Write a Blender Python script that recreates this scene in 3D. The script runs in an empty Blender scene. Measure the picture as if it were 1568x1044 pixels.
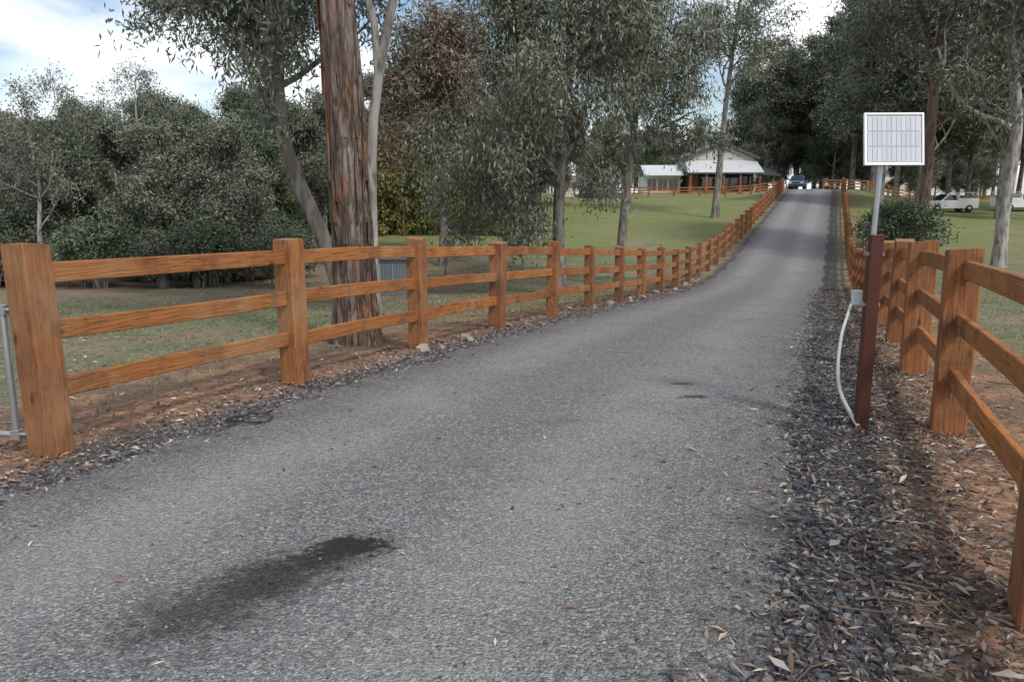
import bpy, math, random
import numpy as np
from mathutils import Vector, Matrix
rng=np.random.default_rng(7); random.seed(7)
TH=math.atan(.402); CT,ST=math.cos(TH),math.sin(TH)
def qs2xy(q,s): return q*CT+s*ST, -q*ST+s*CT
def sm(x,a,b):
    t=np.clip((x-a)/(b-a),0,1); return t*t*(3-2*t)
_Y=np.array([-400,-30,0,5,10,15,20,25,30,35,42,56,70,80,88,110,700.])
_Z=np.array([.3,.2,.05,0,-.25,-.6,-1.0,-1.38,-1.52,-1.4,-.85,.25,1.4,2.1,2.3,2.3,2.3])
_yy=np.arange(-60,760,.5); _zz=np.interp(_yy,_Y,_Z)
_k=np.exp(-.5*(np.arange(-12,13)*.5/2.2)**2); _k/=_k.sum()
_zz=np.convolve(np.pad(_zz,12,mode='edge'),_k,mode='valid')
def zf(x,y):
    x=np.asarray(x,float); y=np.asarray(y,float)
    z=np.interp(y,_yy,_zz)
    q=x*CT-y*ST
    z=z-sm(q,1.8,11)*sm(y,45,78)*1.8*(1-.6*sm(y,95,160))
    z=z-sm(-q,28,60)*sm(y,45,90)*2.0
    z=z-sm(-q,5.5,9)*sm(y,60,80)*.55
    out=sm(q,-.1,1.5)+sm(-q,3.9,5.4)
    z=z+out*(.02*np.sin(x*2.1+y*.7)*np.sin(y*1.7-x*.4)+.012*np.sin(x*5.3+1)*np.sin(y*4.7))
    z=z+out*sm(np.abs(q+2),12,40)*.25*np.sin(x*.11+2)*np.sin(y*.09)
    return z
def Z(x,y): return float(zf(x,y))

# ---------- mesh building ----------
class MB:
    def __init__(s): s.v=[];s.f=[];s.m=[];s.t=[];s.sm=[];s.n=0
    def add(s,v,f,m=0,t=0.5,smooth=False):
        v=np.asarray(v,float).reshape(-1,3); f=np.asarray(f,int).reshape(-1,4)
        s.v.append(v); s.f.append(f+s.n); s.n+=len(v)
        s.m.append(np.full(len(f),m)); s.t.append(np.broadcast_to(np.asarray(t,float),(len(f),)).copy())
        s.sm.append(np.full(len(f),smooth))
    def mesh(s,name,mats):
        me=bpy.data.meshes.new(name)
        v=np.concatenate(s.v);f=np.concatenate(s.f)
        me.vertices.add(len(v)); me.vertices.foreach_set('co',v.astype(np.float32).ravel())
        me.loops.add(len(f)*4); me.loops.foreach_set('vertex_index',f.astype(np.int32).ravel())
        me.polygons.add(len(f)); me.polygons.foreach_set('loop_start',(np.arange(len(f))*4).astype(np.int32))
        me.update(calc_edges=True)
        me.polygons.foreach_set('material_index',np.concatenate(s.m).astype(np.int32))
        me.polygons.foreach_set('use_smooth',np.concatenate(s.sm))
        a=me.attributes.new('tint','FLOAT','FACE'); a.data.foreach_set('value',np.concatenate(s.t).astype(np.float32))
        for m in mats: me.materials.append(m)
        me.update(); return me
    def obj(s,name,mats,parent=None):
        o=bpy.data.objects.new(name,s.mesh(name,mats)); bpy.context.collection.objects.link(o)
        if parent: o.parent=parent
        return o
def empty(name,loc=(0,0,0),rz=0):
    e=bpy.data.objects.new(name,None); e.empty_display_size=.1; e.location=loc; e.rotation_euler=(0,0,rz)
    bpy.context.collection.objects.link(e); return e
def tube(mb,pts,rads,sides=8,mat=0,tint=.5,flute=0,ph=0):
    p=np.asarray(pts,float); r=np.asarray(rads,float)
    if r.ndim==0: r=np.full(len(p),float(r))
    t=np.gradient(p,axis=0); t/=np.linalg.norm(t,axis=1)[:,None]+1e-9
    ax=np.zeros(3); ax[np.argmin(np.abs(t.mean(0)))]=1
    u=np.cross(t,ax); u/=np.linalg.norm(u,axis=1)[:,None]+1e-9; w=np.cross(t,u)
    a=np.linspace(0,2*np.pi,sides,endpoint=False)
    rr=np.repeat(r[:,None],sides,1)
    if flute:
        z=p[:,2][:,None]
        rr=rr*(1+flute*(.5*np.sin(3*a+ph+z*.7)+.35*np.sin(7*a+2*np.sin(z*1.1+ph))+.4*np.sin(13*a+3*np.sin(z*.9))*np.sin(z*2.3+a*2)))
    v=p[:,None,:]+rr[...,None]*(np.cos(a)[None,:,None]*u[:,None,:]+np.sin(a)[None,:,None]*w[:,None,:])
    n=len(p); i=np.arange(n-1)[:,None]*sides; j=np.arange(sides)[None,:]; j2=(j+1)%sides
    f=np.stack([i+j,i+j2,i+sides+j2,i+sides+j],-1).reshape(-1,4)
    mb.add(v,f,mat,tint,True)
def unit(v): return v/(np.linalg.norm(v,axis=-1,keepdims=True)+1e-9)
def leaves(mb,c,rad,n,L,W,droop,R,mat=1,flat=.75):
    c=np.asarray(c); N=len(c)*n
    C=np.repeat(c,n,0); rr=np.repeat(np.broadcast_to(rad,(len(c),)),n)[:,None]
    off=R.normal(size=(N,3))*.55*rr*np.array([1,1,flat])
    C=C+off
    d=unit(R.normal(size=(N,3))+np.array([0,0,-droop])); s=unit(np.cross(d,R.normal(size=(N,3))))
    l=L*R.uniform(.6,1.35,(N,1)); w=W*R.uniform(.7,1.3,(N,1))
    v=np.stack([C,C+d*l*.42+s*w*.5,C+d*l,C+d*l*.42-s*w*.5],1)
    f=np.arange(N*4).reshape(N,4)
    ct=np.repeat(R.uniform(.1,.9,len(c)),n)
    mb.add(v,f,mat,np.clip(ct+R.normal(size=N)*.17,0,1))
def box(mb,c,s,mat=0,tint=.5):
    c=np.array(c);h=np.array(s)/2
    v=[c+h*np.array(k) for k in [(-1,-1,-1),(1,-1,-1),(1,1,-1),(-1,1,-1),(-1,-1,1),(1,-1,1),(1,1,1),(-1,1,1)]]
    mb.add(v,[(0,3,2,1),(4,5,6,7),(0,1,5,4),(1,2,6,5),(2,3,7,6),(3,0,4,7)],mat,tint)

# ---------- materials ----------
class NT:
    def __init__(s,name):
        s.mat=bpy.data.materials.new(name); s.mat.use_nodes=True; s.nt=s.mat.node_tree
        s.b=s.nt.nodes['Principled BSDF']; s.out=s.nt.nodes['Material Output']
    def n(s,t): return s.nt.nodes.new(t)
    def l(s,a,b): s.nt.links.new(a,b)
    def put(s,inp,v):
        if isinstance(v,bpy.types.NodeSocket): s.l(v,inp)
        elif isinstance(v,tuple) and len(v)==3 and inp.type=='RGBA': inp.default_value=(*v,1)
        else: inp.default_value=v
    def M(s,op,a,b=0.,c=0.,clamp=False):
        m=s.n('ShaderNodeMath'); m.operation=op; m.use_clamp=clamp
        for i,x in enumerate((a,b,c)): s.put(m.inputs[i],x)
        return m.outputs[0]
    def mix(s,f,a,b,mode='MIX'):
        m=s.n('ShaderNodeMix'); m.data_type='RGBA'; m.blend_type=mode
        s.put(m.inputs[0],f); s.put(m.inputs[6],a); s.put(m.inputs[7],b); return m.outputs[2]
    def ss(s,x,a,b,lo=0.,hi=1.):
        m=s.n('ShaderNodeMapRange'); m.interpolation_type='SMOOTHSTEP'
        for i,v in enumerate((x,a,b,lo,hi)): s.put(m.inputs[i],v)
        return m.outputs[0]
    def noise(s,vec,sc,det=4.,ro=.55):
        m=s.n('ShaderNodeTexNoise'); s.l(vec,m.inputs['Vector']); m.inputs['Scale'].default_value=sc
        m.inputs['Detail'].default_value=det; m.inputs['Roughness'].default_value=ro; return m.outputs[0]
    def vor(s,vec,sc,feat='F1'):
        m=s.n('ShaderNodeTexVoronoi'); m.feature=feat; s.l(vec,m.inputs['Vector']); m.inputs['Scale'].default_value=sc; return m
    def scale(s,vec,v):
        m=s.n('ShaderNodeMapping'); s.l(vec,m.inputs[0]); m.inputs[3].default_value=v; return m.outputs[0]
    def obj(s): return s.n('ShaderNodeTexCoord').outputs['Object']
    def tint(s):
        a=s.n('ShaderNodeAttribute'); a.attribute_name='tint'; return a.outputs['Fac']
    def ramp(s,f,stops):
        r=s.n('ShaderNodeValToRGB'); e=r.color_ramp.elements
        while len(e)<len(stops): e.new(.5)
        for k,(p,c) in zip(e,stops): k.position=p; k.color=(*c,1)
        s.l(f,r.inputs[0]); return r.outputs[0]
    def bump(s,h,st=.5,d=.02):
        b=s.n('ShaderNodeBump'); b.inputs['Strength'].default_value=st; b.inputs['Distance'].default_value=d
        s.l(h,b.inputs['Height']); s.l(b.outputs[0],s.b.inputs['Normal'])
    def fin(s,col,rough=.8,spec=.3,metal=0.):
        s.put(s.b.inputs['Base Color'],col); s.put(s.b.inputs['Roughness'],rough)
        s.b.inputs['Specular IOR Level'].default_value=spec; s.b.inputs['Metallic'].default_value=metal
        return s.mat
def simple(name,col,rough=.6,spec=.4,metal=0.,var=.25,sc=6.,bump=0.):
    t=NT(name); o=t.obj(); n=t.noise(o,sc,5.)
    c=t.mix(n,tuple(x*(1-var) for x in col),tuple(min(1,x*(1+var)) for x in col))
    if bump: t.bump(n,bump,.01)
    return t.fin(c,rough,spec,metal)
def leafmat(name,stops):
    t=NT(name); ti=t.tint(); c=t.ramp(ti,stops)
    oi=t.n('ShaderNodeObjectInfo'); c=t.mix(t.M('MULTIPLY',oi.outputs['Random'],.4),c,(.10,.105,.08))
    return t.fin(c,.5,.4)
L_GREY=leafmat('gum_leaf_grey',[(0,(.07,.085,.058)),(.5,(.155,.175,.125)),(1,(.33,.34,.26))])
L_DARK=leafmat('gum_leaf_dark',[(0,(.038,.052,.034)),(.5,(.10,.12,.075)),(1,(.22,.24,.16))])
L_BRN=leafmat('gum_leaf_rust',[(0,(.07,.05,.035)),(.5,(.17,.11,.07)),(.8,(.22,.16,.11)),(1,(.20,.20,.13))])
L_YEL=leafmat('bamboo_leaf',[(0,(.07,.085,.02)),(.55,(.18,.19,.045)),(1,(.40,.34,.08))])
L_SHR=leafmat('shrub_leaf',[(0,(.03,.05,.027)),(.5,(.08,.11,.058)),(1,(.16,.19,.10))])
def bark_rough():
    t=NT('bark_stringy'); o=t.obj(); wob=t.noise(o,2.5,3.)
    a=t.scale(o,(6,6,.9)); n=t.noise(a,2.0,9.,.7); n2=t.noise(t.scale(o,(2.2,2.2,.6)),1.8,6.,.65); n4=t.noise(t.scale(o,(20,20,3)),2.,4.)
    v=t.vor(t.scale(o,(10,10,1.5)),1.1,'DISTANCE_TO_EDGE').outputs['Distance']; v=t.M('ADD',v,t.M('MULTIPLY',t.M('SUBTRACT',wob,.5),.35))
    c=t.ramp(n,[(.30,(.04,.032,.028)),(.43,(.13,.10,.085)),(.56,(.25,.195,.16)),(.70,(.42,.35,.30))])
    c=t.mix(t.ss(n2,.51,.60,0.,.7),c,(.33,.145,.075))
    c=t.mix(t.ss(n2,.43,.33,0.,.65),c,(.075,.06,.052))
    c=t.mix(t.ss(v,.0,.10,.6,0.),c,(.035,.028,.024)); c=t.mix(t.ss(n4,.52,.7,0.,.35),c,(.40,.34,.29))
    t.bump(t.M('ADD',t.M('ADD',n,t.M('MULTIPLY',n4,.3)),t.M('MULTIPLY',t.ss(v,0.,.25),.6)),1.,.07); return t.fin(c,.9,.15)
def bark_smooth(name,a,b,dk):
    t=NT(name); o=t.obj(); n=t.noise(t.scale(o,(2,2,.6)),2.,6.); n2=t.noise(t.scale(o,(1,1,.3)),8.,5.)
    c=t.mix(t.ss(n,.4,.6),a,b); c=t.mix(t.ss(n2,.48,.70,0.,.85),c,dk); t.bump(n2,.5,.02); return t.fin(c,.8,.2)
BARK=bark_rough(); BPALE=bark_smooth('bark_pale',(.38,.36,.33),(.24,.22,.20),(.10,.085,.075))
BGREY=bark_smooth('bark_grey',(.26,.23,.205),(.155,.135,.12),(.06,.05,.042)); BRED=bark_smooth('bark_reddish',(.20,.13,.10),(.12,.09,.075),(.045,.035,.03))

# ---------- trees ----------
def smooth_path(path,n):
    p=np.asarray(path,float); d=np.r_[0,np.cumsum(np.linalg.norm(np.diff(p,axis=0),axis=1))]
    t=np.linspace(0,d[-1],n); q=np.stack([np.interp(t,d,p[:,k]) for k in range(3)],1)
    for _ in range(max(1,n//8)):
        q[1:-1]=.25*q[:-2]+.5*q[1:-1]+.25*q[2:]
    return q
def gen_tree(seed,path,r0,nb=8,bl=3.,f0=.45,lv=3,nl=60,L=.14,W=.035,cr=.5,droop=1.,kids=(4,4),up=.12,hero=False,taper=.35,elev=(.3,.9),extra=()):
    R=np.random.default_rng(seed); mb=MB(); cl=[]
    def grow(p,d,length,r,l):
        n=6; P=[p.copy()]; seg=length/n; w=.22 if l<2 else .3
        for i in range(n):
            d=unit(d+R.normal(size=3)*w+np.array([0,0,up if l<lv else up-.25*droop]))
            p=p+d*seg; P.append(p.copy())
        rad=r*np.linspace(1,.35,n+1)
        tube(mb,P,rad,7 if l==1 else (5 if l==2 else 3),0,R.uniform())
        if l<lv:
            k=kids[min(l-1,len(kids)-1)]
            for j in range(k):
                fr=.3+.7*(j+R.uniform(.2,.9))/k; i=min(n,int(fr*n)); pp=P[i]
                dd=unit(P[i]-P[max(0,i-1)]); side=unit(np.cross(dd,R.normal(size=3)))
                an=R.uniform(.4,1.0); grow(pp,unit(dd*math.cos(an)+side*math.sin(an)),length*R.uniform(.45,.7),rad[i]*.75,l+1)
            if R.uniform()<.7: cl.append(P[-1])
        else:
            cl.extend([P[3],P[5],P[6]])
    tp=smooth_path(path,44 if hero else 16); fl=np.linspace(0,1,len(tp))
    rad=r0*(1-(1-taper)*fl)+r0*(.5 if hero else .35)*np.exp(-(tp[:,2]-tp[0,2])/.28)
    tp2=tp.copy(); tp2[0,2]-=.25
    tube(mb,tp2,rad,36 if hero else 12,0,.5,.17 if hero else .05,seed)
    if hero:
        for k in range(210):
            i=int(R.uniform(1,30)); a=R.uniform(0,6.28); m=int(R.integers(2,6)); P=[]
            for j in range(m+1):
                ii=min(len(tp)-1,i+j)*1; rr=rad[ii]*(1.03+.09*abs(j-m/2)/m*R.uniform(0,2)); a+=R.normal()*.06
                P.append(tp[ii]+np.array([math.cos(a)*rr,math.sin(a)*rr,0]))
            tube(mb,P,np.linspace(.016,.006,m+1)*R.uniform(.6,1.6),4,0)
    for k in range(nb):
        f=f0+(1-f0)*(k+R.uniform(0,.8))/nb; i=min(len(tp)-1,int(f*(len(tp)-1)))
        az=k*2.4+R.uniform(-.5,.5)+seed; el=R.uniform(*elev)
        d=np.array([math.cos(az)*math.cos(el),math.sin(az)*math.cos(el),math.sin(el)])
        grow(tp[i],d,bl*R.uniform(.75,1.2)*(1.15-.45*(f-f0)/(1-f0)),rad[i]*.55,1)
    for (i,d,ln,rr) in extra: grow(tp[min(len(tp)-1,int(i*(len(tp)-1)))],unit(np.array(d,float)),ln,rr,1)
    cl=np.array(cl); leaves(mb,cl,cr*R.uniform(.6,1.3,len(cl)),nl,L,W,droop,R)
    return mb
def place(mb,name,mats,x,y,rz=0,sc=1.):
    o=mb.obj(name,mats); o.location=(x,y,Z(x,y)); o.rotation_euler=(0,0,rz); o.scale=(sc,)*3; return o
place(gen_tree(3,[(0,0,0),(-.02,0,1.5),(-.06,0,3),(-.14,0,4.6),(-.3,.3,7),(-.2,.5,11)],.25,nb=9,bl=3.4,f0=.58,nl=32,L=.16,W=.035,hero=True,taper=.55),'stringybark_tree',[BARK,L_GREY],-2.0,10.0)
place(gen_tree(5,[(0,0,0),(0,0,2),(.05,0,3.6),(.45,.1,5.2),(.8,.2,7),(1.0,.3,10)],.095,nb=9,bl=2.6,f0=.5,nl=34,cr=.45,taper=.6,extra=[(.42,(-.05,.1,1),5,.07)]),'gum_tree',[BPALE,L_GREY],-2.4,13.6)
place(gen_tree(11,[(0,0,0),(-.35,0,1.3),(-1.15,0,3.2),(-1.35,0,4.2),(-1.3,.1,5.6),(-1.0,.3,8.2)],.2,nb=13,bl=3.5,f0=.52,nl=58,L=.17,W=.042,cr=.52,taper=.5,kids=(5,4),elev=(.1,.9)),'gum_tree',[BGREY,L_GREY],-3.9,18.2)
place(gen_tree(21,[(0,0,0),(-.1,0,2),(-.05,0,4),(.2,0,6),(.1,0,9)],.19,nb=14,bl=3.1,f0=.32,nl=70,L=.17,W=.042,cr=.58,droop=1.5,up=.03,taper=.4,kids=(5,4),elev=(.1,.8),extra=[(.26,(-1,-.2,.35),2.6,.05),(.45,(-1,.1,.5),3.2,.05)]),'drooping_gum_tree',[BGREY,L_GREY],1.4,22.5)
place(gen_tree(23,[(0,0,0),(.1,0,2),(.3,0,4),(.4,0,6),(.2,0,10)],.17,nb=12,bl=2.5,f0=.45,nl=46,L=.18,W=.045,cr=.5,droop=1.2,up=.08,taper=.4,kids=(4,4),elev=(.3,1.0)),'drooping_gum_tree',[BGREY,L_GREY],3.6,26.5)
place(gen_tree(29,[(0,0,0),(.1,0,2.5),(-.1,0,5),(.1,0,8.5)],.2,nb=12,bl=3.0,f0=.45,nl=48,L=.24,W=.065,cr=.65,droop=.6,kids=(4,4)),'rusty_gum_tree',[BGREY,L_BRN],-3.0,34)
place(gen_tree(31,[(0,0,0),(.2,0,4),(.4,0,8),(1.0,0,14)],.26,nb=9,bl=3.6,f0=.58,nl=26,L=.3,W=.075,cr=.75,droop=.6,taper=.35,kids=(4,3),elev=(.4,1.1)),'gum_tree',[BGREY,L_GREY],13.8,54)
place(gen_tree(37,[(0,0,0),(.1,0,4),(.0,0,8),(.4,0,14)],.27,nb=10,bl=4.4,f0=.5,nl=40,L=.26,W=.065,cr=.75,taper=.6),'gum_tree',[BRED,L_DARK],19.6,38)
place(gen_tree(41,[(0,0,0),(-.1,0,3),(.2,0,6),(-.6,0,9),(-1.2,0,14)],.27,nb=10,bl=4.4,f0=.42,nl=40,L=.26,W=.065,cr=.75,taper=.6),'gum_tree',[BPALE,L_DARK],20.8,33.5)

def var(seed,h,r,**k): return gen_tree(seed,[(0,0,0),(.2,0,h*.3),(-.1,.2,h*.6),(.2,0,h)],r,**k)
TALL=[var(s,16,.28,nb=12,bl=4.4,f0=.32,nl=34,L=.42,W=.13,cr=.85,droop=.5,kids=(4,4)).mesh('tall_gum_%d'%s,[b,L_DARK]) for s,b in ((51,BGREY),(52,BPALE),(53,BGREY))]
MID=[var(s,8,.16,nb=13,bl=2.6,f0=.14,nl=52,L=.22,W=.07,cr=.55,droop=.7,kids=(4,4),elev=(-.1,.8)).mesh('mid_gum_%d'%s,[BPALE,m]) for s,m in ((61,L_DARK),(62,L_GREY),(63,L_SHR))]
SPARSE=[var(71,9,.15,nb=9,bl=3.0,f0=.35,nl=26,L=.2,W=.06,cr=.5,kids=(4,3)).mesh('sparse_gum',[BPALE,L_GREY])]
def bush(seed,mat,h=2.2,w=1.4,n=150,nl=45,L=.16,W=.06):
    R=np.random.default_rng(seed); mb=MB(); 
    for i in range(14):
        a=R.uniform(0,6.28); e=np.array([math.cos(a)*w*.7*R.uniform(.2,1),math.sin(a)*w*.7*R.uniform(.2,1),h*R.uniform(.6,1)])
        P=smooth_path([(e[0]*.25,e[1]*.25,-.1),e*np.array([.45,.45,.5]),e],6); tube(mb,P,np.linspace(.038,.01,6),5)
    th=R.uniform(0,6.28,n); rr=np.sqrt(R.uniform(0,1,n))*w; z=R.uniform(.34,1.05,n)
    rr*=np.sqrt(np.clip(1-(z-.5)**2/.4,.1,1))*(1+.3*np.sin(3*th+seed))
    c=np.stack([np.cos(th)*rr,np.sin(th)*rr,z*h],1); leaves(mb,c,.33*R.uniform(.7,1.3,n),nl,L,W,.4,R); return mb
BUSH=[bush(s,m).mesh('bush_%d'%s,[BPALE,m]) for s,m in ((81,L_SHR),(82,L_DARK))]
def inst(me,name,x,y,sc,rz=None,parent=None,sz=1.):
    o=bpy.data.objects.new(name,me); bpy.context.collection.objects.link(o)
    o.location=(x,y,Z(x,y)-.05); o.rotation_euler=(0,0,random.uniform(0,6.28) if rz is None else rz); o.scale=(sc,sc,sc*sz)
    if parent: o.parent=parent
    return o
for (px,y,sc,k) in [(-50,31,.62,0),(20,36,.70,1),(70,27,.62,3),(120,30,.6,2),(190,33,.66,0),(255,29,.60,1),(310,34,.74,0),(360,29,.62,1),(410,33,.66,2),(455,37,.78,0),(150,42,.76,1),(0,44,.8,2),(280,46,.84,0),(500,44,.85,1),(390,45,.9,0),(-120,36,.8,0),(-180,30,.7,2),(225,40,.8,3),(700,56,1.0,0),(590,58,1.05,1),(770,52,.95,0),(860,64,.9,1),(930,78,.85,0)]:
    m=SPARSE[0] if k==3 else MID[k]; inst(m,'gum_tree',(px-784)/1201*y,y,sc)
sh=empty('shrub_thicket')
for i in range(44):
    y=random.uniform(25,33); px=random.uniform(-200,470); inst(random.choice(BUSH),'shrub',(px-784)/1201*y,y,random.uniform(.5,1.1),parent=sh)
def bamboo():
    R=np.random.default_rng(5); mb=MB(); cs=[]
    for i in range(150):
        x=R.uniform(-6.5,6.5);y=R.uniform(-1.3,1.3);h=R.uniform(3.2,5.6)*(1-.25*abs(x)/6.5); b=R.normal(size=2)*.5
        P=smooth_path([(x,y,-.1),(x+b[0]*.2,y+b[1]*.2,h*.5),(x+b[0],y+b[1],h)],7); tube(mb,P,np.linspace(.03,.008,7),4,0)
        for j in range(9): 
            f=R.uniform(.05,1); cs.append((x+b[0]*f*f+R.normal()*.12,y+b[1]*f*f+R.normal()*.12,h*f))
    leaves(mb,np.array(cs),.45,34,.30,.075,.5,R); return mb
for bx,by,bs in ((-5.8,46,1.0),(-14,48,.9)):
    place(bamboo(),'bamboo_hedge',[simple('bamboo_culm',(.16,.15,.04)),L_YEL],bx,by,0,bs)
for px,y,s in ((1378,36,1.0),(1352,40,.8)):
    inst(BUSH[0],'shrub',(px-784)/1201*y,y,s*1.1)
dm=empty('distant_trees')
random.seed(3)
for px,y,sc,k in [(1165,116,1.15,0),(1210,124,1.3,1),(1250,114,1.25,2),(1295,104,1.2,0),(1340,64,.9,1),(1325,90,1.15,0),(1360,100,1.2,1),(1395,88,1.05,2),(1440,97,1.15,0),(1520,62,1.0,1),(1520,92,1.2,2),(1575,70,1.1,0),(1620,60,.95,1),(1680,75,1.,2),(1400,60,.9,2),(1590,95,1.15,1),(1470,100,1.15,0),(1545,100,1.1,0),
    (760,66,.42,1),(700,64,.45,2),(620,68,.5,0),(540,62,.45,1),(860,100,.55,2),(930,112,.56,0),(1000,125,.6,1),(1070,130,.62,2),(1120,130,.7,0)]:
    inst(TALL[k],'tree',(px-784)/1201*y,y,sc,parent=dm)
for px,y,sc in ((1188,116,1.3),(1212,120,1.4),(1238,116,1.3),(1265,110,1.2),(1160,112,1.2)): inst(MID[0],'tree',(px-784)/1201*y,y,sc,parent=dm)
for i in range(85):
    y=random.uniform(125,185); x=random.uniform(-.85,.95)*y; pp=784+1201*x/y
    s=random.uniform(.9,1.2) if pp>1150 else random.uniform(.48,.68)*(y/150)
    inst(random.choice(TALL),'tree',x,y,s,parent=dm)
for i in range(50):
    y=random.uniform(112,150); x=random.uniform(-.8,.9)*y
    inst(random.choice(MID),'tree',x,y,random.uniform(.8,1.1),parent=dm)
for i in range(38):
    y=random.uniform(60,88); x=random.uniform(-.8,-.02)*y
    inst(random.choice(MID),'tree',x,y,random.uniform(.75,1.0),parent=dm)

# ---------- ground ----------
def graded(segs):
    a=[segs[0][0]]
    for (x0,x1,st) in segs:
        n=max(1,int(round((x1-x0)/st))); a+=list(np.linspace(x0,x1,n+1)[1:])
    return np.array(a)
qg=graded([(-600,-100,50),(-100,-30,7),(-30,-8,1.),(-8,-5.6,.3),(-5.6,2.5,.1),(2.5,8,.4),(8,30,1.2),(30,100,7),(100,600,50)])
sg=graded([(-120,-8,10),(-8,24,.2),(24,60,.6),(60,130,1.5),(130,700,30)])
Q,S=np.meshgrid(qg,sg); X,Y=qs2xy(Q,S); ZZ=zf(X,Y)
ins=sm(Q,-3.8,-3.5)*sm(-Q,.3,.6)*(S<93)
ZZ=ZZ-.06*ins
v=np.stack([X,Y,ZZ],-1).reshape(-1,3); nq=len(qg)
i=np.arange(len(sg)-1)[:,None]*nq; j=np.arange(nq-1)[None,:]
f=np.stack([i+j,i+j+1,i+nq+j+1,i+nq+j],-1).reshape(-1,4)
QL=-4.53
def ground_mat():
    t=NT('ground_mat'); o=t.obj(); sp=t.n('ShaderNodeSeparateXYZ'); t.l(o,sp.inputs[0]); x,y=sp.outputs[0],sp.outputs[1]
    q=t.M('SUBTRACT',t.M('MULTIPLY',x,CT),t.M('MULTIPLY',y,ST))
    nb=t.noise(o,.35,5.); nm=t.noise(o,1.6,6.,.6); nf=t.noise(o,14.,6.,.7); nff=t.noise(o,60.,4.,.7)
    qn=t.M('ADD',q,t.M('MULTIPLY',t.M('SUBTRACT',nm,.5),1.3))
    grass=t.ramp(nf,[(.3,(.085,.10,.05)),(.5,(.165,.185,.10)),(.7,(.28,.28,.18))])
    dry=t.ramp(nf,[(.3,(.13,.105,.07)),(.55,(.27,.225,.155)),(.75,(.40,.34,.25))])
    dirt=t.ramp(nf,[(.3,(.16,.09,.06)),(.5,(.34,.195,.12)),(.7,(.46,.30,.20))])
    litter=t.ramp(nff,[(.35,(.05,.04,.033)),(.5,(.14,.105,.08)),(.65,(.29,.235,.18))])
    c=t.mix(t.ss(nb,.48,.62),grass,dry)
    c=t.mix(t.ss(nm,.54,.66,0.,.55),c,litter)
    lawn=t.ramp(nf,[(.3,(.095,.12,.04)),(.5,(.165,.20,.07)),(.75,(.28,.29,.13))])
    lm=t.M('MULTIPLY',t.ss(y,33.,46.),t.ss(nb,.66,.46,.3,1.)); c=t.mix(lm,c,lawn)
    c=t.mix(t.M('MULTIPLY',lm,t.ss(t.noise(o,.12,4.),.5,.66,0.,.5)),c,(.25,.22,.13))
    bz=t.M('MULTIPLY',t.M('MULTIPLY',t.ss(y,16.,20.),t.ss(y,42.,32.)),t.ss(x,3.,-4.))
    c=t.mix(t.M('MULTIPLY',bz,t.ss(nm,.35,.55,.3,.95)),c,t.mix(nff,(.11,.08,.065),(.36,.265,.20)))
    dl=t.ss(t.M('ABSOLUTE',t.M('ADD',qn,5.0)),1.6,.6); dr=t.M('MULTIPLY',t.ss(qn,.1,.5),t.ss(qn,2.6,1.2))
    c=t.mix(t.M('MULTIPLY',t.M('MAXIMUM',dl,dr),t.ss(y,30.,8.,.25,1.)),c,dirt)
    c=t.mix(t.M('MULTIPLY',t.M('MAXIMUM',dl,dr),t.ss(nm,.44,.58,0.,.8)),c,litter)
    vv=t.vor(o,60.); g=t.ramp(vv.outputs['Color'],[(0,(.045,.047,.05)),(.6,(.12,.123,.132)),(1,(.26,.255,.25))])
    qg_=t.M('ADD',q,t.M('MULTIPLY',t.M('SUBTRACT',nm,.5),.7))
    gm=t.M('MULTIPLY',t.ss(qg_,-4.5,-4.15),t.ss(qg_,.6,.15))
    c=t.mix(gm,c,g); c=t.mix(t.M('MULTIPLY',gm,t.ss(nm,.46,.62,0.,.75)),c,litter)
    h=t.M('ADD',t.M('ADD',nf,t.M('MULTIPLY',nff,.5)),t.M('MULTIPLY',t.M('MULTIPLY',vv.outputs['Distance'],gm),-1.))
    t.bump(h,.9,.03); return t.fin(c,.95,.1)
g=MB(); g.add(v,f,0,.5,True); g.obj('ground',[ground_mat()])
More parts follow.
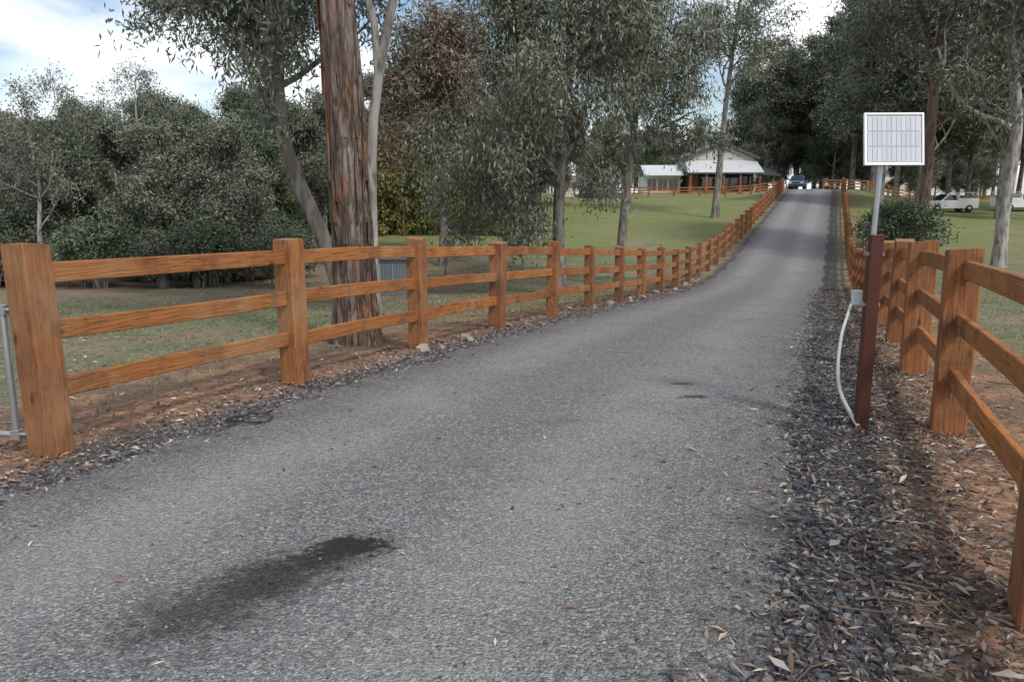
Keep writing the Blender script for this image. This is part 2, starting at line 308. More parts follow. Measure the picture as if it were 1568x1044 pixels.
# ---------- road ----------
def road_mat():
    t=NT('chipseal_asphalt'); o=t.obj(); sp=t.n('ShaderNodeSeparateXYZ'); t.l(o,sp.inputs[0]); x,y=sp.outputs[0],sp.outputs[1]
    q=t.M('SUBTRACT',t.M('MULTIPLY',x,CT),t.M('MULTIPLY',y,ST))
    wn=t.noise(o,.8,4.); st=t.noise(o,3.,6.,.65); mid=t.noise(o,18.,5.,.75); fr=t.noise(o,9.,6.,.75)
    v=t.vor(o,85.); vb=t.vor(o,120.)
    agg=t.ramp(v.outputs['Color'],[(0,(.05,.05,.054)),(.4,(.155,.155,.158)),(.7,(.29,.288,.285)),(1,(.66,.645,.62))])
    agg=t.mix(.35,agg,t.ramp(vb.outputs['Color'],[(0,(.06,.06,.064)),(.6,(.21,.21,.212)),(1,(.52,.51,.49))]))
    agg=t.mix(t.ss(mid,.44,.68,0.,.42),agg,(.085,.085,.09))
    w1=t.ss(t.M('ABSOLUTE',t.M('ADD',q,3.0)),.65,.1); w2=t.ss(t.M('ABSOLUTE',t.M('ADD',q,1.25)),.65,.1)
    tr=t.M('MULTIPLY',t.M('MAXIMUM',w1,w2),t.ss(wn,.35,.6,.4,1.))
    c=t.mix(t.M('MULTIPLY',tr,.5),agg,t.mix(.6,agg,(.46,.45,.435)))
    c=t.mix(t.ss(st,.52,.75,0.,.38),c,(.11,.11,.112))
    c=t.mix(t.ss(wn,.50,.66,0.,.2),c,(.26,.215,.18))
    eg=t.M('MAXIMUM',t.ss(q,-.75,-.1),t.ss(q,-3.4,-4.0)); c=t.mix(t.M('MULTIPLY',eg,t.ss(st,.4,.6,.15,.6)),c,(.11,.092,.08))
    def spot(cx,cy,ang,a,b,st_,lo=.95,hi=.45):
        dx=t.M('SUBTRACT',x,cx);dy=t.M('SUBTRACT',y,cy);ca,sa=math.cos(ang),math.sin(ang)
        u=t.M('DIVIDE',t.M('ADD',t.M('MULTIPLY',dx,ca),t.M('MULTIPLY',dy,sa)),a)
        w=t.M('DIVIDE',t.M('SUBTRACT',t.M('MULTIPLY',dy,ca),t.M('MULTIPLY',dx,sa)),b)
        r=t.M('SQRT',t.M('ADD',t.M('MULTIPLY',u,u),t.M('MULTIPLY',w,w)))
        r=t.M('ADD',r,t.M('MULTIPLY',t.M('SUBTRACT',fr,.5),1.9)); r=t.M('ADD',r,t.M('MULTIPLY',t.M('SUBTRACT',mid,.5),1.1)); return t.ss(r,lo,hi,0.,st_)
    m=spot(-.74,3.30,.35,.27,.17,1.)
    for a in ((-1.0,2.98,.85,.42,.24,.85,1.25,.3),(-1.16,2.74,.9,.38,.25,.7,1.3,.3),(-.85,3.15,.7,.30,.2,.95,1.15,.3),(1.52,6.35,.1,.17,.09,.85),(1.55,6.9,.1,.15,.07,.7),(.35,5.5,.2,.3,.1,.2)): m=t.M('MAXIMUM',m,spot(*a))
    c=t.mix(t.M('MULTIPLY',m,.94),c,(.013,.012,.013))
    t.bump(t.M('ADD',v.outputs['Distance'],t.M('MULTIPLY',vb.outputs['Distance'],.6)),.9,-.014); return t.fin(c,.8,.3)
ss_=graded([(-12,30,.15),(30,92,.4)]); nc=25; rows=[]
for k,s in enumerate(ss_):
    el=-4.0+.07*math.sin(s*1.9)+.05*math.sin(s*4.3+1)+.03*math.sin(s*11.); er=-.12+.07*math.sin(s*1.5+2)+.05*math.sin(s*5.1)+.03*math.sin(s*12.7)
    qq=np.linspace(el,er,nc); x,y=qs2xy(qq,s); u=np.linspace(-1,1,nc)
    rows.append(np.stack([x,y,zf(x,y)+.006+.035*(1-np.abs(u)**2.5)],-1))
v=np.concatenate(rows); i=np.arange(len(ss_)-1)[:,None]*nc; j=np.arange(nc-1)[None,:]
f=np.stack([i+j,i+j+1,i+nc+j+1,i+nc+j],-1).reshape(-1,4)
g=MB(); g.add(v,f,0,.5,True); g.obj('road',[road_mat()])
def roadlift(q): 
    u=np.clip(np.abs((q+2.06)/1.94),0,1); return .006+.035*(1-u**2.5)

# ---------- scatter ----------
def stones(name,q,s,size,mat,lift=0.,flat=.75):
    N=len(q); x,y=qs2xy(q,s); z=zf(x,y)+lift; R=rng
    cube=np.array([(-1,-1,-1),(1,-1,-1),(1,1,-1),(-1,1,-1),(-1,-1,1),(1,-1,1),(1,1,1),(-1,1,1)])*.5
    v=cube[None]*R.uniform(.55,1.2,(N,1,3))+R.normal(size=(N,8,3))*.13
    a=R.uniform(0,6.28,N); b=R.uniform(-.5,.5,N); ca,sa=np.cos(a)[:,None],np.sin(a)[:,None]; cb,sb=np.cos(b)[:,None],np.sin(b)[:,None]
    vx=v[...,0]*cb+v[...,2]*sb; vz=(-v[...,0]*sb+v[...,2]*cb)*flat; vy=v[...,1]
    sz=size[:,None]
    P=np.stack([x[:,None]+(vx*ca-vy*sa)*sz,y[:,None]+(vx*sa+vy*ca)*sz,z[:,None]+vz*sz+size[:,None]*.22],-1)
    F=np.array([(0,3,2,1),(4,5,6,7),(0,1,5,4),(1,2,6,5),(2,3,7,6),(3,0,4,7)])[None]+np.arange(N)[:,None,None]*8
    mb=MB(); mb.add(P,F,0,np.repeat(R.uniform(0,1,N),6)); return mb.obj(name,[mat])
t=NT('blue_metal_stone'); STN=t.fin(t.ramp(t.tint(),[(0,(.045,.047,.052)),(.5,(.105,.11,.122)),(.85,(.19,.19,.195)),(1,(.42,.39,.34))]),.85,.25)
n=30000; s=1.2+rng.uniform(0,1,n)**1.7*24; q=.08+rng.normal(size=n)*.27
stones('gravel',q,s,rng.uniform(.008,.023,n)*(1+s*.03),STN)
n=12000; s=2.+rng.uniform(0,1,n)**1.4*22; q=-4.12+rng.normal(size=n)*.17
stones('gravel',q,s,rng.uniform(.007,.02,n)*(1+s*.03),STN)
t=NT('road_chip'); RCH=t.fin(t.ramp(t.tint(),[(0,(.07,.07,.075)),(.5,(.16,.16,.165)),(.9,(.29,.285,.28)),(1,(.5,.48,.45))]),.85,.25)
n=16000; s=.9+rng.uniform(0,1,n)**1.7*13; q=rng.uniform(-3.95,-.15,n)
x_,y_=qs2xy(q,s); keep=(np.hypot((x_+.95)/.42,(y_-3.02)/.48)>1)|(rng.uniform(size=n)<.12); q,s=q[keep],s[keep]; n=len(q)
stones('road_chippings',q,s,rng.uniform(.004,.009,n)*(1+s*.04),RCH,roadlift(q)-.002,.5)
t=NT('verge_rock'); RK=t.fin(t.ramp(t.tint(),[(0,(.12,.09,.07)),(1,(.36,.31,.27))]),.9,.2)
n=46; stones('verge_rocks',-4.42+rng.normal(size=n)*.15,rng.uniform(8,30,n),rng.uniform(.05,.16,n),RK)
def litter(name,q,s,L,mat,lift=.012,up=0.):
    N=len(q); x,y=qs2xy(q,s); z=zf(x,y)+lift+up; R=rng; C=np.stack([x,y,z],-1)
    d=R.normal(size=(N,3)); d[:,2]*=.22; d=unit(d); sd=np.cross(d,np.array([0,0,1.])+R.normal(size=(N,3))*.3); sd=unit(sd)
    l=(L*R.uniform(.5,1.3,N))[:,None]; w=l*R.uniform(.15,.32,(N,1))
    cu=np.array([[0,0,1.]])*l*R.uniform(-.02,.15,(N,1))
    v=np.stack([C-d*l*.5,C+sd*w*.5+cu,C+d*l*.5,C-sd*w*.5+cu*.6],1)
    mb=MB(); mb.add(v,np.arange(N*4).reshape(N,4),0,R.uniform(0,1,N)); return mb.obj(name,[mat])
t=NT('dead_leaf'); LIT=t.fin(t.ramp(t.tint(),[(0,(.05,.038,.032)),(.4,(.12,.088,.07)),(.65,(.21,.145,.105)),(.88,(.36,.28,.22)),(1,(.6,.54,.46))]),.75,.25)
n=32000; s=1.2+rng.uniform(0,1,n)**1.6*26; q=np.where(rng.uniform(size=n)<.72,.58+rng.normal(size=n)*.40,-4.5+rng.normal(size=n)*.33)
litter('leaf_litter',q,s,.052*(1+s*.025),LIT,.018)
n=9000; s=rng.uniform(2,34,n); q=np.where(rng.uniform(size=n)<.75,-5-rng.uniform(0,1,n)*9,1+rng.uniform(0,1,n)*6); litter('leaf_litter',q,s,.08+0*s,LIT)
n=700; s=1+rng.uniform(0,1,n)**1.3*22; q=rng.uniform(-4,0,n); litter('leaf_litter',q,s,.045+0*s,LIT,.006,roadlift(q))
n=170; s=1+rng.uniform(0,1,n)*6; q=.15+rng.normal(size=n)*.5; litter('leaf_litter',q,s,.10+0*s,LIT,.03,.01)
mb=MB()
for k in range(230):
    s=1.6+rng.uniform()**1.4*14; q=(.65+rng.normal()*.4) if rng.uniform()<.65 else (-4.6+rng.normal()*.3); a=rng.uniform(0,6.28); l=rng.uniform(.08,.4)
    P=[]
    for i in range(5):
        x,y=qs2xy(q,s); P.append((x,y,Z(x,y)+.025)); q+=math.cos(a)*l/4; s+=math.sin(a)*l/4; a+=rng.normal()*.25
    tube(mb,P,np.linspace(rng.uniform(.004,.009),.002,5),5,0)
mb.obj('fallen_twigs',[simple('twig_bark',(.16,.12,.09))])
def grass(name,q,s,h,mat):
    N=len(q); x,y=qs2xy(q,s); z=zf(x,y)-.005; R=rng; C=np.stack([x,y,z],-1)
    a=R.uniform(0,6.28,N); sd=np.stack([np.cos(a),np.sin(a),0*a],-1)*(.003+h*.06)[:,None]
    ln=R.normal(size=(N,3))*.5; ln[:,2]=1; ln=ln*h[:,None]
    v=np.stack([C-sd,C+sd,C+ln+sd*.15,C+ln-sd*.15],1); mb=MB(); mb.add(v,np.arange(N*4).reshape(N,4),0,R.uniform(0,1,N)); return mb.obj(name,[mat])
t=NT('grass_blade'); GR=t.fin(t.ramp(t.tint(),[(0,(.085,.11,.05)),(.5,(.16,.19,.09)),(.8,(.30,.29,.18)),(1,(.42,.38,.26))]),.7,.2)
nt=4200; tq=np.where(rng.uniform(size=nt)<.7,-5.5-rng.uniform(0,1,nt)**1.2*14,1.5+rng.uniform(0,1,nt)*10); ts=1.5+rng.uniform(0,1,nt)*34
k=20; q=np.repeat(tq,k)+rng.normal(size=nt*k)*.12; s=np.repeat(ts,k)+rng.normal(size=nt*k)*.12
grass('grass',q,s,np.repeat(rng.uniform(.012,.05,nt),k)*rng.uniform(.5,1.3,nt*k)*(1+s*.015),GR)
n=60000; q=np.where(rng.uniform(size=n)<.75,-5.6-rng.uniform(0,1,n)*12,1.6+rng.uniform(0,1,n)*9); s=1.5+rng.uniform(0,1,n)*28
grass('grass',q,s,rng.uniform(.008,.028,n)*(1+s*.02),GR)

# ---------- fences ----------
def wood(name,ax,cols,dark):
    t=NT(name); o=t.obj(); sc={'z':(20,20,1.4),'y':(20,1.1,20)}[ax]
    n=t.noise(t.scale(o,sc),2.,7.,.65); n2=t.noise(o,3.,6.,.7); n3=t.noise(t.scale(o,tuple(a*2. for a in sc)),2.,4.); n5=t.noise(o,1.3,4.)
    kn=t.vor(t.scale(o,{'z':(4,4,1.6),'y':(4,1.6,4)}[ax]),1.2).outputs['Distance']
    c=t.mix(t.ss(n,.35,.65),cols[0],cols[1]); c=t.mix(t.M('MULTIPLY',t.tint(),.75),c,cols[2])
    c=t.mix(t.ss(n2,.46,.68,0.,.8),c,dark); c=t.mix(t.ss(n3,.56,.68,0.,.55),c,(.06,.034,.02))
    c=t.mix(t.ss(kn,.11,.03,0.,.85),c,(.03,.016,.01)); c=t.mix(t.ss(n5,.50,.7,0.,.4),c,(.42,.26,.14))
    t.bump(t.M('ADD',n,n3),.6,.012); return t.fin(c,.68,.2)
RW=wood('rail_timber','y',((.45,.175,.05),(.32,.12,.036),(.22,.09,.038)),(.15,.068,.034))
PW=wood('post_timber','z',((.36,.15,.055),(.25,.10,.042),(.17,.082,.046)),(.115,.064,.04))
ENDG=simple('end_grain',(.26,.16,.09),.8,.15,0,.35,30.)
def octo(hx,hy,c): return np.array([(-hx+c,-hy),(hx-c,-hy),(hx,-hy+c),(hx,hy-c),(hx-c,hy),(-hx+c,hy),(-hx,hy-c),(-hx,-hy+c)])
def fence(name,q0,s0,n,sp,h=1.3,pw=.19,th=TH,first=None,base=(0,0),over=()):
    c,sn=math.cos(th),math.sin(th); mb=MB(); pos=[]
    def zz(a,b): return Z(base[0]+a*c+b*sn, base[1]-a*sn+b*c)
    for i in range(n):
        s=s0+i*sp+(random.uniform(-.05,.05) if i else 0)
        if i<len(over): s=over[i]
        z=zz(q0,s); w=pw*random.uniform(.9,1.08); hh=h+random.uniform(-.03,.035)
        if i==0 and first: w=first; hh=h+.03
        pos.append((s,z)); ca=random.uniform(-.05,.05); lx,ly=random.uniform(-.016,.016),random.uniform(-.016,.016)
        if i==0 and first: lx=-.04
        V=[]; sl1,sl2=random.uniform(-.012,.012),random.uniform(-.012,.012)
        for (zh,ins) in ((-.25,0),(.35,.002),(.8,0),(hh-.03,0),(hh-.005,.001),(hh,.007)):
            o=octo(w/2-ins,w/2-ins,.010); f_=max(zh,0); tl=(o[:,0]*sl1+o[:,1]*sl2)/w*2*(zh>hh-.02)
            V.append(np.stack([q0+o[:,0]*math.cos(ca)-o[:,1]*math.sin(ca)+lx*f_,s+o[:,0]*math.sin(ca)+o[:,1]*math.cos(ca)+ly*f_,z+zh+tl],-1))
        V.append(np.array([[q0+lx*hh,s+ly*hh,z+hh]]*8))
        V=np.concatenate(V); m=7; ii=np.arange(m-1)[:,None]*8; jj=np.arange(8)[None,:]
        F=np.stack([ii+jj,ii+(jj+1)%8,ii+8+(jj+1)%8,ii+8+jj],-1).reshape(-1,4)
        mb.add(V,F[:40],0,random.uniform(0,1)); mb.add(V[40:],F[40:]-40,2,.5)
    for i in range(n-1):
        (sa,za),(sb,zb)=pos[i],pos[i+1]
        for rz in (1.16,.785,.415):
            o=octo(.024,.066*random.uniform(.94,1.06),.006); V=[]; bow=random.uniform(-.018,.018); oq=random.uniform(-.015,.025); e0,e1=random.uniform(-.014,.014),random.uniform(-.014,.014)
            for u in np.linspace(0,1,7):
                s=sa+(sb-sa)*u; z=za+(zb-za)*u+rz*h/1.3+e0*(1-u)+e1*u+bow*math.sin(u*3.14)
                V.append(np.stack([q0+oq+o[:,0],np.full(8,s),z+o[:,1]],-1))
            V=np.concatenate(V); ii=np.arange(6)[:,None]*8; jj=np.arange(8)[None,:]
            mb.add(V,np.stack([ii+jj,ii+(jj+1)%8,ii+8+(jj+1)%8,ii+8+jj],-1).reshape(-1,4),1,random.uniform(0,1))
    o=mb.obj(name,[PW,RW,ENDG]); o.location=(base[0],base[1],0); o.rotation_euler=(0,0,-th); return o
random.seed(5)
fence('timber_fence',QL,3.37,33,2.45,first=.195,pw=.195)
fence('timber_fence',.87,1.25,36,2.45,pw=.235,over=(.7,3.28,6.15))
fence('timber_fence',0,0,8,2.6,h=.95,pw=.15,th=math.radians(88),base=(8.5,80))
fence('timber_fence',0,0,12,2.6,h=1.1,th=math.radians(80),base=(33.5,86))

# ---------- gate ----------
GAL=simple('galvanised_steel',(.42,.44,.46),.38,.5,.7,.15,12.)
RUST=simple('rusty_steel',(.085,.028,.02),.65,.4,.2,.4,18.,.3)
gx,gy=-3.19,4.86; gz=Z(gx,gy)
mb=MB(); dx,dy=-.995,.10
def gp(u,z): return (gx+dx*u,gy+dy*u,gz+z)
tube(mb,[gp(0,.10),gp(0,.5),gp(0,.9),gp(.012,.945),gp(.05,.968),gp(.12,.975),gp(2.5,.975)],.021,10)
tube(mb,[gp(0,.12),gp(2.5,.12)],.021,10); tube(mb,[gp(2.5,.1),gp(2.5,.98)],.021,10); tube(mb,[gp(1.2,.12),gp(1.2,.97)],.018,8); tube(mb,[gp(1.2,.12),gp(2.5,.97)],.015,8)
for zz in np.arange(.2,.95,.1): tube(mb,[gp(0,zz),gp(2.5,zz)],.0025,4)
for uu in np.arange(.08,2.5,.1): tube(mb,[gp(uu,.12),gp(uu,.97)],.0025,4)
for zz in (.93,.12): tube(mb,[(gx+.22,gy,gz+zz),(gx-.02,gy,gz+zz)],.013,8); box(mb,(gx,gy,gz+zz),(.055,.055,.06))
tube(mb,[gp(-.03,.8),gp(-.035,.72),gp(-.03,.6)],.006,6)
mb.obj('farm_gate',[GAL])
mb=MB(); pts=[]
for i in range(9):
    x=-17+i*2.9; y=23.6+i*1.15; z=Z(x,y); pts.append((x,y,z)); tube(mb,[(x,y,z-.2),(x,y,z+1.05)],.022,5)
for h_ in (.3,.65,1.0): tube(mb,[(x,y,z+h_) for x,y,z in pts],.005,4)
mb.obj('wire_fence',[simple('dark_galvanised_wire',(.12,.12,.12),.5,.4,.4)])

# ---------- solar panel on post ----------
px_,py_=2.50,5.42; pz=Z(px_,py_); sp_=empty('solar_panel_post',(px_,py_,pz),-.15)
mb=MB(); box(mb,(0,0,.56),(.085,.085,1.62)); box(mb,(0,0,1.375),(.092,.092,.012)); o=mb.obj('steel_post',[RUST],sp_); bv=o.modifiers.new('b','BEVEL'); bv.width=.006; bv.segments=2
mb=MB(); tube(mb,[(.0,.075,.75),(.0,.075,1.3),(0.01,.07,2.0)],.019,12)
for z in (.9,1.25): box(mb,(0,.03,z),(.11,.10,.025)); tube(mb,[(-.045,-.05,z),(-.045,.1,z)],.005,6)
o=mb.obj('pole',[GAL],sp_)
mb=MB(); box(mb,(-.07,.10,.93),(.06,.05,.09)); box(mb,(-.07,.10,.98),(.066,.056,.012)); o=mb.obj('junction_box',[simple('white_plastic',(.62,.64,.64),.5)],sp_)
pn=empty('panel_head',(.075,.06,2.02)); pn.parent=sp_; pn.rotation_euler=(math.radians(-12),math.radians(0),math.radians(6))
mb=MB(); W_,H_=.395,.355
for a,b in (((0,0,H_/2-.006),(W_,.025,.012)),((0,0,-H_/2+.006),(W_,.025,.012)),((-W_/2+.006,0,0),(.012,.025,H_-.025)),((W_/2-.006,0,0),(.012,.025,H_-.025))): box(mb,a,b)
box(mb,(-.03,.02,-.08),(.06,.04,.12)); mb.obj('frame',[simple('aluminium_frame',(.75,.76,.77),.35,.5,.3,.05)],pn)
mb=MB(); nx,nz=11,3
cw=(W_-.045)/nx; ch=(H_-.045)/nz
for i in range(nx):
    for j in range(nz): box(mb,(-W_/2+.0225+cw*(i+.5),-.004,-H_/2+.0225+ch*(j+.5)),(cw-.003,.004,ch-.007),0,random.random())
t=NT('solar_cell'); mcell=t.fin(t.ramp(t.tint(),[(0,(.48,.50,.55)),(1,(.56,.58,.63))]),.15,.8); mb.obj('cells',[mcell],pn)  # pale cell tone is the sky and cloud reflection painted into the base colour
mb=MB(); box(mb,(0,.002,0),(W_-.026,.005,H_-.026)); mb.obj('backsheet',[simple('white_backsheet',(.8,.8,.8),.4,.5,0,.04)],pn)
mb=MB()
cp=[(2.46,5.36,.03),(2.47,5.5,.08),(2.49,5.75,.14),(2.60,6.1,.22),(2.76,6.5,.32),(3.2,7.5,.42),(3.66,8.4,.62)]
P=[(x,y,Z(x,y)+h) for (x,y,h) in cp]; P=smooth_path(P,24); tube(mb,P,.015,8)
mb.obj('conduit_hose',[simple('grey_pvc',(.5,.52,.53),.5)])
mb=MB()
for r_,ph in ((.17,0),(.15,.6),(.165,1.4)):
    a=np.linspace(0,6.0,26); x=-1.95+np.cos(a+ph)*r_; y=5.62+np.sin(a+ph)*r_*.8; tube(mb,np.stack([x,y,zf(x,y)+.03+.01*np.sin(a*2+ph)],-1),.0035,5)
mb.obj('wire_coil',[simple('black_wire',(.03,.03,.03))])

# ---------- house ----------
hx,hy=25.2,97; hs=empty('farm_house',(hx,hy,Z(hx,hy)-.05),0)
def corr(name,c1,ax='x',sc=14.):
    t=NT(name); o=t.obj(); w=t.n('ShaderNodeTexWave'); w.bands_direction=ax.upper(); w.inputs['Scale'].default_value=sc; t.l(o,w.inputs[0])
    n=t.noise(o,2.,4.); t.bump(w.outputs['Fac'],.5,.03); return t.fin(t.mix(n,tuple(a*.85 for a in c1),c1),.4,.5,.1)
WR=corr('white_roof_iron',(.62,.64,.66),'x',2.5); CREAM=corr('cream_cladding',(.52,.51,.47),'z',2.); DKR=corr('grey_roof_iron',(.10,.11,.12),'y',2.)
t=NT('red_brick'); br=t.n('ShaderNodeTexBrick'); t.l(t.scale(t.obj(),(1,1,1)),br.inputs[0]); br.inputs['Scale'].default_value=4; br.inputs['Color1'].default_value=(.27,.10,.06,1); br.inputs['Color2'].default_value=(.2,.075,.05,1); br.inputs['Mortar'].default_value=(.3,.26,.22,1); BRK=t.fin(br.outputs[0],.85,.2)
GLS=simple('window_glass',(.02,.025,.03),.08,.8); DKW=simple('dark_timber',(.045,.035,.03),.7); WHT=simple('white_trim',(.72,.72,.70),.5,.4,0,.05)
def cap(mb,pts,mat=0): mb.add(pts,[(0,1,2,3)],mat)
BF=[(0,1,2,3),(4,5,6,7),(0,1,5,4),(1,2,6,5),(2,3,7,6),(3,0,4,7)]
def sheet(mb,a,th):
    b=[(x,y,z+th) for x,y,z in a]; mb.add(a+b,BF)
mb=MB(); box(mb,(0,3.5,1.3),(8.2,7,2.8)); mb.obj('walls',[DKW],hs)
mb=MB()
cap(mb,[(-4.1,-.02,2.7),(4.1,-.02,2.7),(4.1,-.02,4.3),(-4.1,-.02,4.3)]); cap(mb,[(-4.1,-.02,4.3),(4.1,-.02,4.3),(.6,-.02,5.75),(-.6,-.02,5.75)])
cap(mb,[(-4.1,7,2.7),(-4.1,-.02,2.7),(-4.1,-.02,4.3),(-4.1,7,4.3)]); cap(mb,[(4.1,-.02,2.7),(4.1,7,2.7),(4.1,7,4.3),(4.1,-.02,4.3)])
mb.obj('gable_wall',[CREAM],hs)
mb=MB()
for sx in (-1,1): sheet(mb,[(sx*4.6,-.5,4.12),(sx*4.6,7.3,4.12),(sx*.0,7.3,6.05),(sx*.0,-.5,6.05)],.32)
mb.obj('roof',[DKR],hs)
mb=MB(); sheet(mb,[(-4.5,-2.6,2.55),(4.5,-2.6,2.55),(4.3,-.05,4.0),(-4.3,-.05,4.0)],.07)
sheet(mb,[(-9.4,-1.2,2.25),(-4.62,-1.2,2.25),(-4.62,1.6,3.5),(-9.4,1.6,3.5)],.07)
sheet(mb,[(-9.4,4.4,2.25),(-4.62,4.4,2.25),(-4.62,1.6,3.5),(-9.4,1.6,3.5)],.068)
mb.obj('verandah_roof',[WR],hs)
mb=MB(); sheet(mb,[(4.62,-1.8,2.3),(7.0,-1.2,2.2),(6.4,3,3.3),(4.62,3,3.6)],.08)
box(mb,(0,-2.64,2.5),(9.1,.08,.16)); mb.obj('side_roof',[DKR],hs)
mb=MB()
for x in (-4.1,-2.2,-.2,1.8,4.1): box(mb,(x,-2.4,.5),(.42,.42,1.1)); box(mb,(x,-2.4,1.75),(.22,.22,1.5))
box(mb,(0,-2.35,.1),(8.2,.18,.5)); box(mb,(-3.3,-.1,1.2),(1.2,.15,2.4)); box(mb,(6.2,-.9,1.1),(.2,.2,2.3))
mb.obj('brick_pillars',[BRK],hs)
mb=MB(); box(mb,(0,-1.2,-.05),(8.4,2.6,.2)); box(mb,(-7,2.2,1.15),(4.5,4,2.3)); box(mb,(-1.2,-.06,2.05),(2.2,.06,.08)); mb.obj('white_walls',[WHT],hs)
mb=MB()
for x,w,z,h in ((-1.2,1.8,1.4,1.2),(1.2,1.8,1.4,1.2),(3.2,1.0,1.2,2.0)): box(mb,(x,-.05,z),(w,.08,h))
for x in (-8.2,-6.9,-5.6): box(mb,(x,.17,1.25),(1.05,.06,1.3))
mb.obj('windows',[GLS],hs)
mb=MB()
for x in (-1.2,1.2): 
    for k in (-.9,0,.9): box(mb,(x+k,-.11,1.4),(.06,.05,1.24))
for x in (-8.2,-6.9,-5.6): box(mb,(x,.12,1.25),(.05,.05,1.3)); box(mb,(x,.12,.57),(1.15,.06,.07)); box(mb,(x,.12,1.93),(1.15,.06,.07))
mb.obj('window_frames',[WHT],hs)

# ---------- vehicles ----------
TYR=simple('tyre_rubber',(.02,.02,.02),.8); RIM=simple('wheel_rim',(.4,.4,.42),.3,.5,.8)
def vehicle(name,x,y,rz,kind,col):
    e=empty(name,(x,y,Z(x,y)),rz); paint=simple(name+'_paint',col,.25,.6,0,.03)
    def slab(pn,prof,hw,mat,hw2=None,bev=.04):
        n=len(prof); hw2=hw2 or [hw]*n; bm=bpy.data.meshes.new(pn)
        V=[(a,-h,b) for (a,b),h in zip(prof,hw2)]+[(a,h,b) for (a,b),h in zip(prof,hw2)]
        F=[tuple(range(n)),tuple(range(2*n-1,n-1,-1))]+[(i,i+n,(i+1)%n+n,(i+1)%n) for i in range(n)]
        bm.from_pydata(V,[],F); bm.materials.append(mat); o=bpy.data.objects.new(pn,bm); bpy.context.collection.objects.link(o); o.parent=e
        b=o.modifiers.new('b','BEVEL'); b.width=bev; b.segments=2; return o
    if kind=='ute':
        slab('body',[(-2.5,.5),(-2.45,.35),(2.4,.35),(2.5,.6),(2.45,.95),(1.1,1.08),(-2.5,1.02)],.88,paint)
        slab('cabin',[(-.45,1.0),(-.4,1.68),(.35,1.7),(1.15,1.05)],.8,paint,[.84,.68,.68,.82])
        slab('windows',[(-.35,1.12),(-.32,1.58),(.33,1.6),(.9,1.12)],.8,GLS,[.85,.74,.74,.85],.01)
        slab('windscreen',[(.42,1.62),(1.12,1.1),(1.16,1.13),(.46,1.66)],.66,GLS,[.62,.74,.74,.62],.005)
        mb=MB()
        for a,b in (((-1.5,-.86,1.15),(2,.05,.3)),((-1.5,.86,1.15),(2,.05,.3)),((-2.48,0,1.15),(.05,1.7,.3)),((-.52,0,1.35),(.06,1.7,.7))): box(mb,a,b)
        for yy in (-.8,.8):
            tube(mb,[(-.55,yy,1.3),(-.55,yy,1.8),(-2.4,yy,1.8),(-2.4,yy,1.3)],.025,6)
        mb.obj('tray_sides',[paint],e)
        mb=MB(); box(mb,(-1.6,.2,1.25),(.8,.6,.45)); box(mb,(-.9,-.3,1.2),(.5,.5,.4)); mb.obj('tray_load',[simple('load',(.10,.12,.14))],e)
        xs=(-1.6,1.5)
    else:
        slab('body',[(-2.1,.55),(-2.05,.35),(2.0,.35),(2.1,.6),(2.05,.92),(1.1,1.05),(-2.1,1.05)],.86,paint)
        slab('cabin',[(-2.0,1.0),(-1.8,1.6),(.3,1.63),(1.1,1.02)],.8,paint,[.82,.66,.66,.8])
        slab('windows',[(-1.8,1.12),(-1.65,1.5),(.28,1.53),(.85,1.12)],.8,GLS,[.84,.73,.73,.84],.01)
        slab('windscreen',[(.36,1.56),(1.06,1.08),(1.1,1.1),(.42,1.6)],.66,GLS,[.6,.72,.72,.6],.005)
        xs=(-1.35,1.35)
    mb=MB(); mr=MB()
    for xx in xs:
        for sg_ in (-1,1):
            yy=sg_*.80; tube(mb,[(xx,yy-.12,.34),(xx,yy-.11,.34),(xx,yy+.11,.34),(xx,yy+.12,.34)],[.02,.34,.34,.02],20)
            tube(mr,[(xx,yy-.13,.34),(xx,yy-.125,.34),(xx,yy+.125,.34),(xx,yy+.13,.34)],[.01,.19,.19,.01],16)
    mb.obj('tyres',[TYR],e); mr.obj('rims',[RIM],e)
    mb=MB(); box(mb,(2.5 if kind=='ute' else 2.1,0,.55),(.08,1.5,.16)); mb.obj('bumper',[simple('bumper_plastic',(.05,.05,.055))],e)
    mb=MB(); xx=2.44 if kind=='ute' else 2.05
    for sg_ in (-1,1): box(mb,(xx+.02,sg_*.66,.8),(.06,.28,.16))
    mb.obj('headlights',[simple('lamp_glass',(.8,.8,.8),.1)],e)
    mb=MB(); box(mb,(xx+.02,0,.8),(.05,.9,.14)); mb.obj('grille',[TYR],e)
vehicle('pickup_truck',41.6,76,math.radians(183),'ute',(.70,.71,.72))
vehicle('pickup_truck',49.2,77,math.radians(2),'ute',(.68,.69,.70))
vehicle('parked_car',34.3,96,math.radians(-115),'suv',(.16,.24,.36))

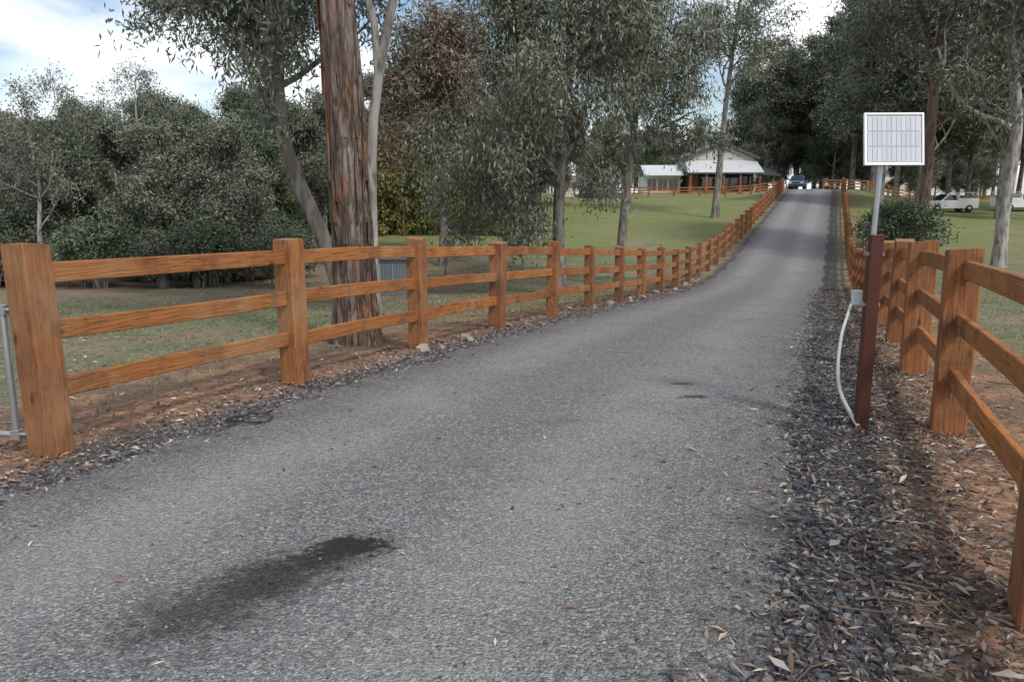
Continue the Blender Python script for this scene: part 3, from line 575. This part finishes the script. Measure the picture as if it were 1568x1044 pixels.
sx,sy=-3.45,21.8
cs=empty('corrugated_shed',(sx,sy,Z(sx,sy)),.1); mb=MB(); box(mb,(0,0,.5),(1.05,.8,1.0)); mb.obj('walls',[corr('bluegrey_iron',(.15,.18,.20),'x',4.)],cs)
mb=MB(); sheet(mb,[(-.6,-.5,1.0),(.6,-.5,1.0),(.6,.5,1.1),(-.6,.5,1.1)],.03); mb.obj('roof',[corr('bluegrey_iron_roof',(.17,.19,.21),'x',4.)],cs)
mb=MB(); box(mb,(.15,-.41,.45),(.03,.02,.85)); box(mb,(-.2,-.41,.45),(.03,.02,.85)); mb.obj('door_trim',[GAL],cs)
ex=empty('garden_shed',(8.3,78,Z(8.3,78)),0); mb=MB(); box(mb,(0,0,.8),(3.4,2.4,1.6)); mb.obj('walls',[corr('dark_iron',(.06,.065,.07),'x',3.)],ex)
mb=MB(); sheet(mb,[(-1.8,-1.3,1.6),(1.8,-1.3,1.6),(1.8,1.3,1.95),(-1.8,1.3,1.95)],.05); mb.obj('roof',[DKR],ex)
mb=MB(); tube(mb,[(-3,0,0),(-3,0,.02),(-3,0,2.),(-3,0,2.25),(-3,0,2.3)],[.9,.9,.9,.35,.02],24); mb.obj('water_tank',[simple('tank_cream',(.45,.42,.34))],ex)

# ---------- world, sun, camera ----------
EL,AZ=math.radians(48),math.radians(145)
w=bpy.data.worlds.new('World'); bpy.context.scene.world=w; w.use_nodes=True; nt=w.node_tree; bg=nt.nodes['Background']; out=nt.nodes['World Output']
sky=nt.nodes.new('ShaderNodeTexSky'); sky.sky_type='NISHITA'; sky.sun_disc=False; sky.sun_elevation=EL; sky.sun_rotation=AZ; sky.dust_density=1.5
nt.links.new(sky.outputs[0],bg.inputs[0]); bg.inputs[1].default_value=.15
tc=nt.nodes.new('ShaderNodeTexCoord'); mp=nt.nodes.new('ShaderNodeMapping'); mp.inputs[3].default_value=(1,1,2.6); mp.inputs[1].default_value=(.3,.1,.2); nt.links.new(tc.outputs['Generated'],mp.inputs[0])
no=nt.nodes.new('ShaderNodeTexNoise'); no.inputs['Scale'].default_value=2.6; no.inputs['Detail'].default_value=8; no.inputs['Roughness'].default_value=.55; nt.links.new(mp.outputs[0],no.inputs['Vector'])
mr=nt.nodes.new('ShaderNodeMapRange'); mr.interpolation_type='SMOOTHSTEP'; nt.links.new(no.outputs[0],mr.inputs[0]); mr.inputs[1].default_value=.40; mr.inputs[2].default_value=.60
b2=nt.nodes.new('ShaderNodeBackground'); b2.inputs[0].default_value=(.95,.97,1,1); b2.inputs[1].default_value=1.3
mx=nt.nodes.new('ShaderNodeMixShader'); nt.links.new(mr.outputs[0],mx.inputs[0]); nt.links.new(bg.outputs[0],mx.inputs[1]); nt.links.new(b2.outputs[0],mx.inputs[2]); nt.links.new(mx.outputs[0],out.inputs[0])
sl=bpy.data.lights.new('sun','SUN'); sl.energy=2.4; sl.angle=math.radians(8); sl.color=(1,.95,.88); so=bpy.data.objects.new('sun',sl); bpy.context.collection.objects.link(so)
D=Vector((math.sin(AZ)*math.cos(EL),math.cos(AZ)*math.cos(EL),math.sin(EL))); so.rotation_euler=D.to_track_quat('Z','Y').to_euler(); so.location=D*50
cam=bpy.data.cameras.new('camera'); co=bpy.data.objects.new('camera',cam); bpy.context.collection.objects.link(co)
co.location=(0,0,1.6); co.rotation_euler=(math.radians(90-10.5),0,0); cam.lens=27.57; cam.sensor_width=36; cam.clip_end=2000; cam.clip_start=.05
sc=bpy.context.scene; sc.camera=co; sc.view_settings.view_transform='Standard'; sc.view_settings.look='None'; sc.view_settings.exposure=0
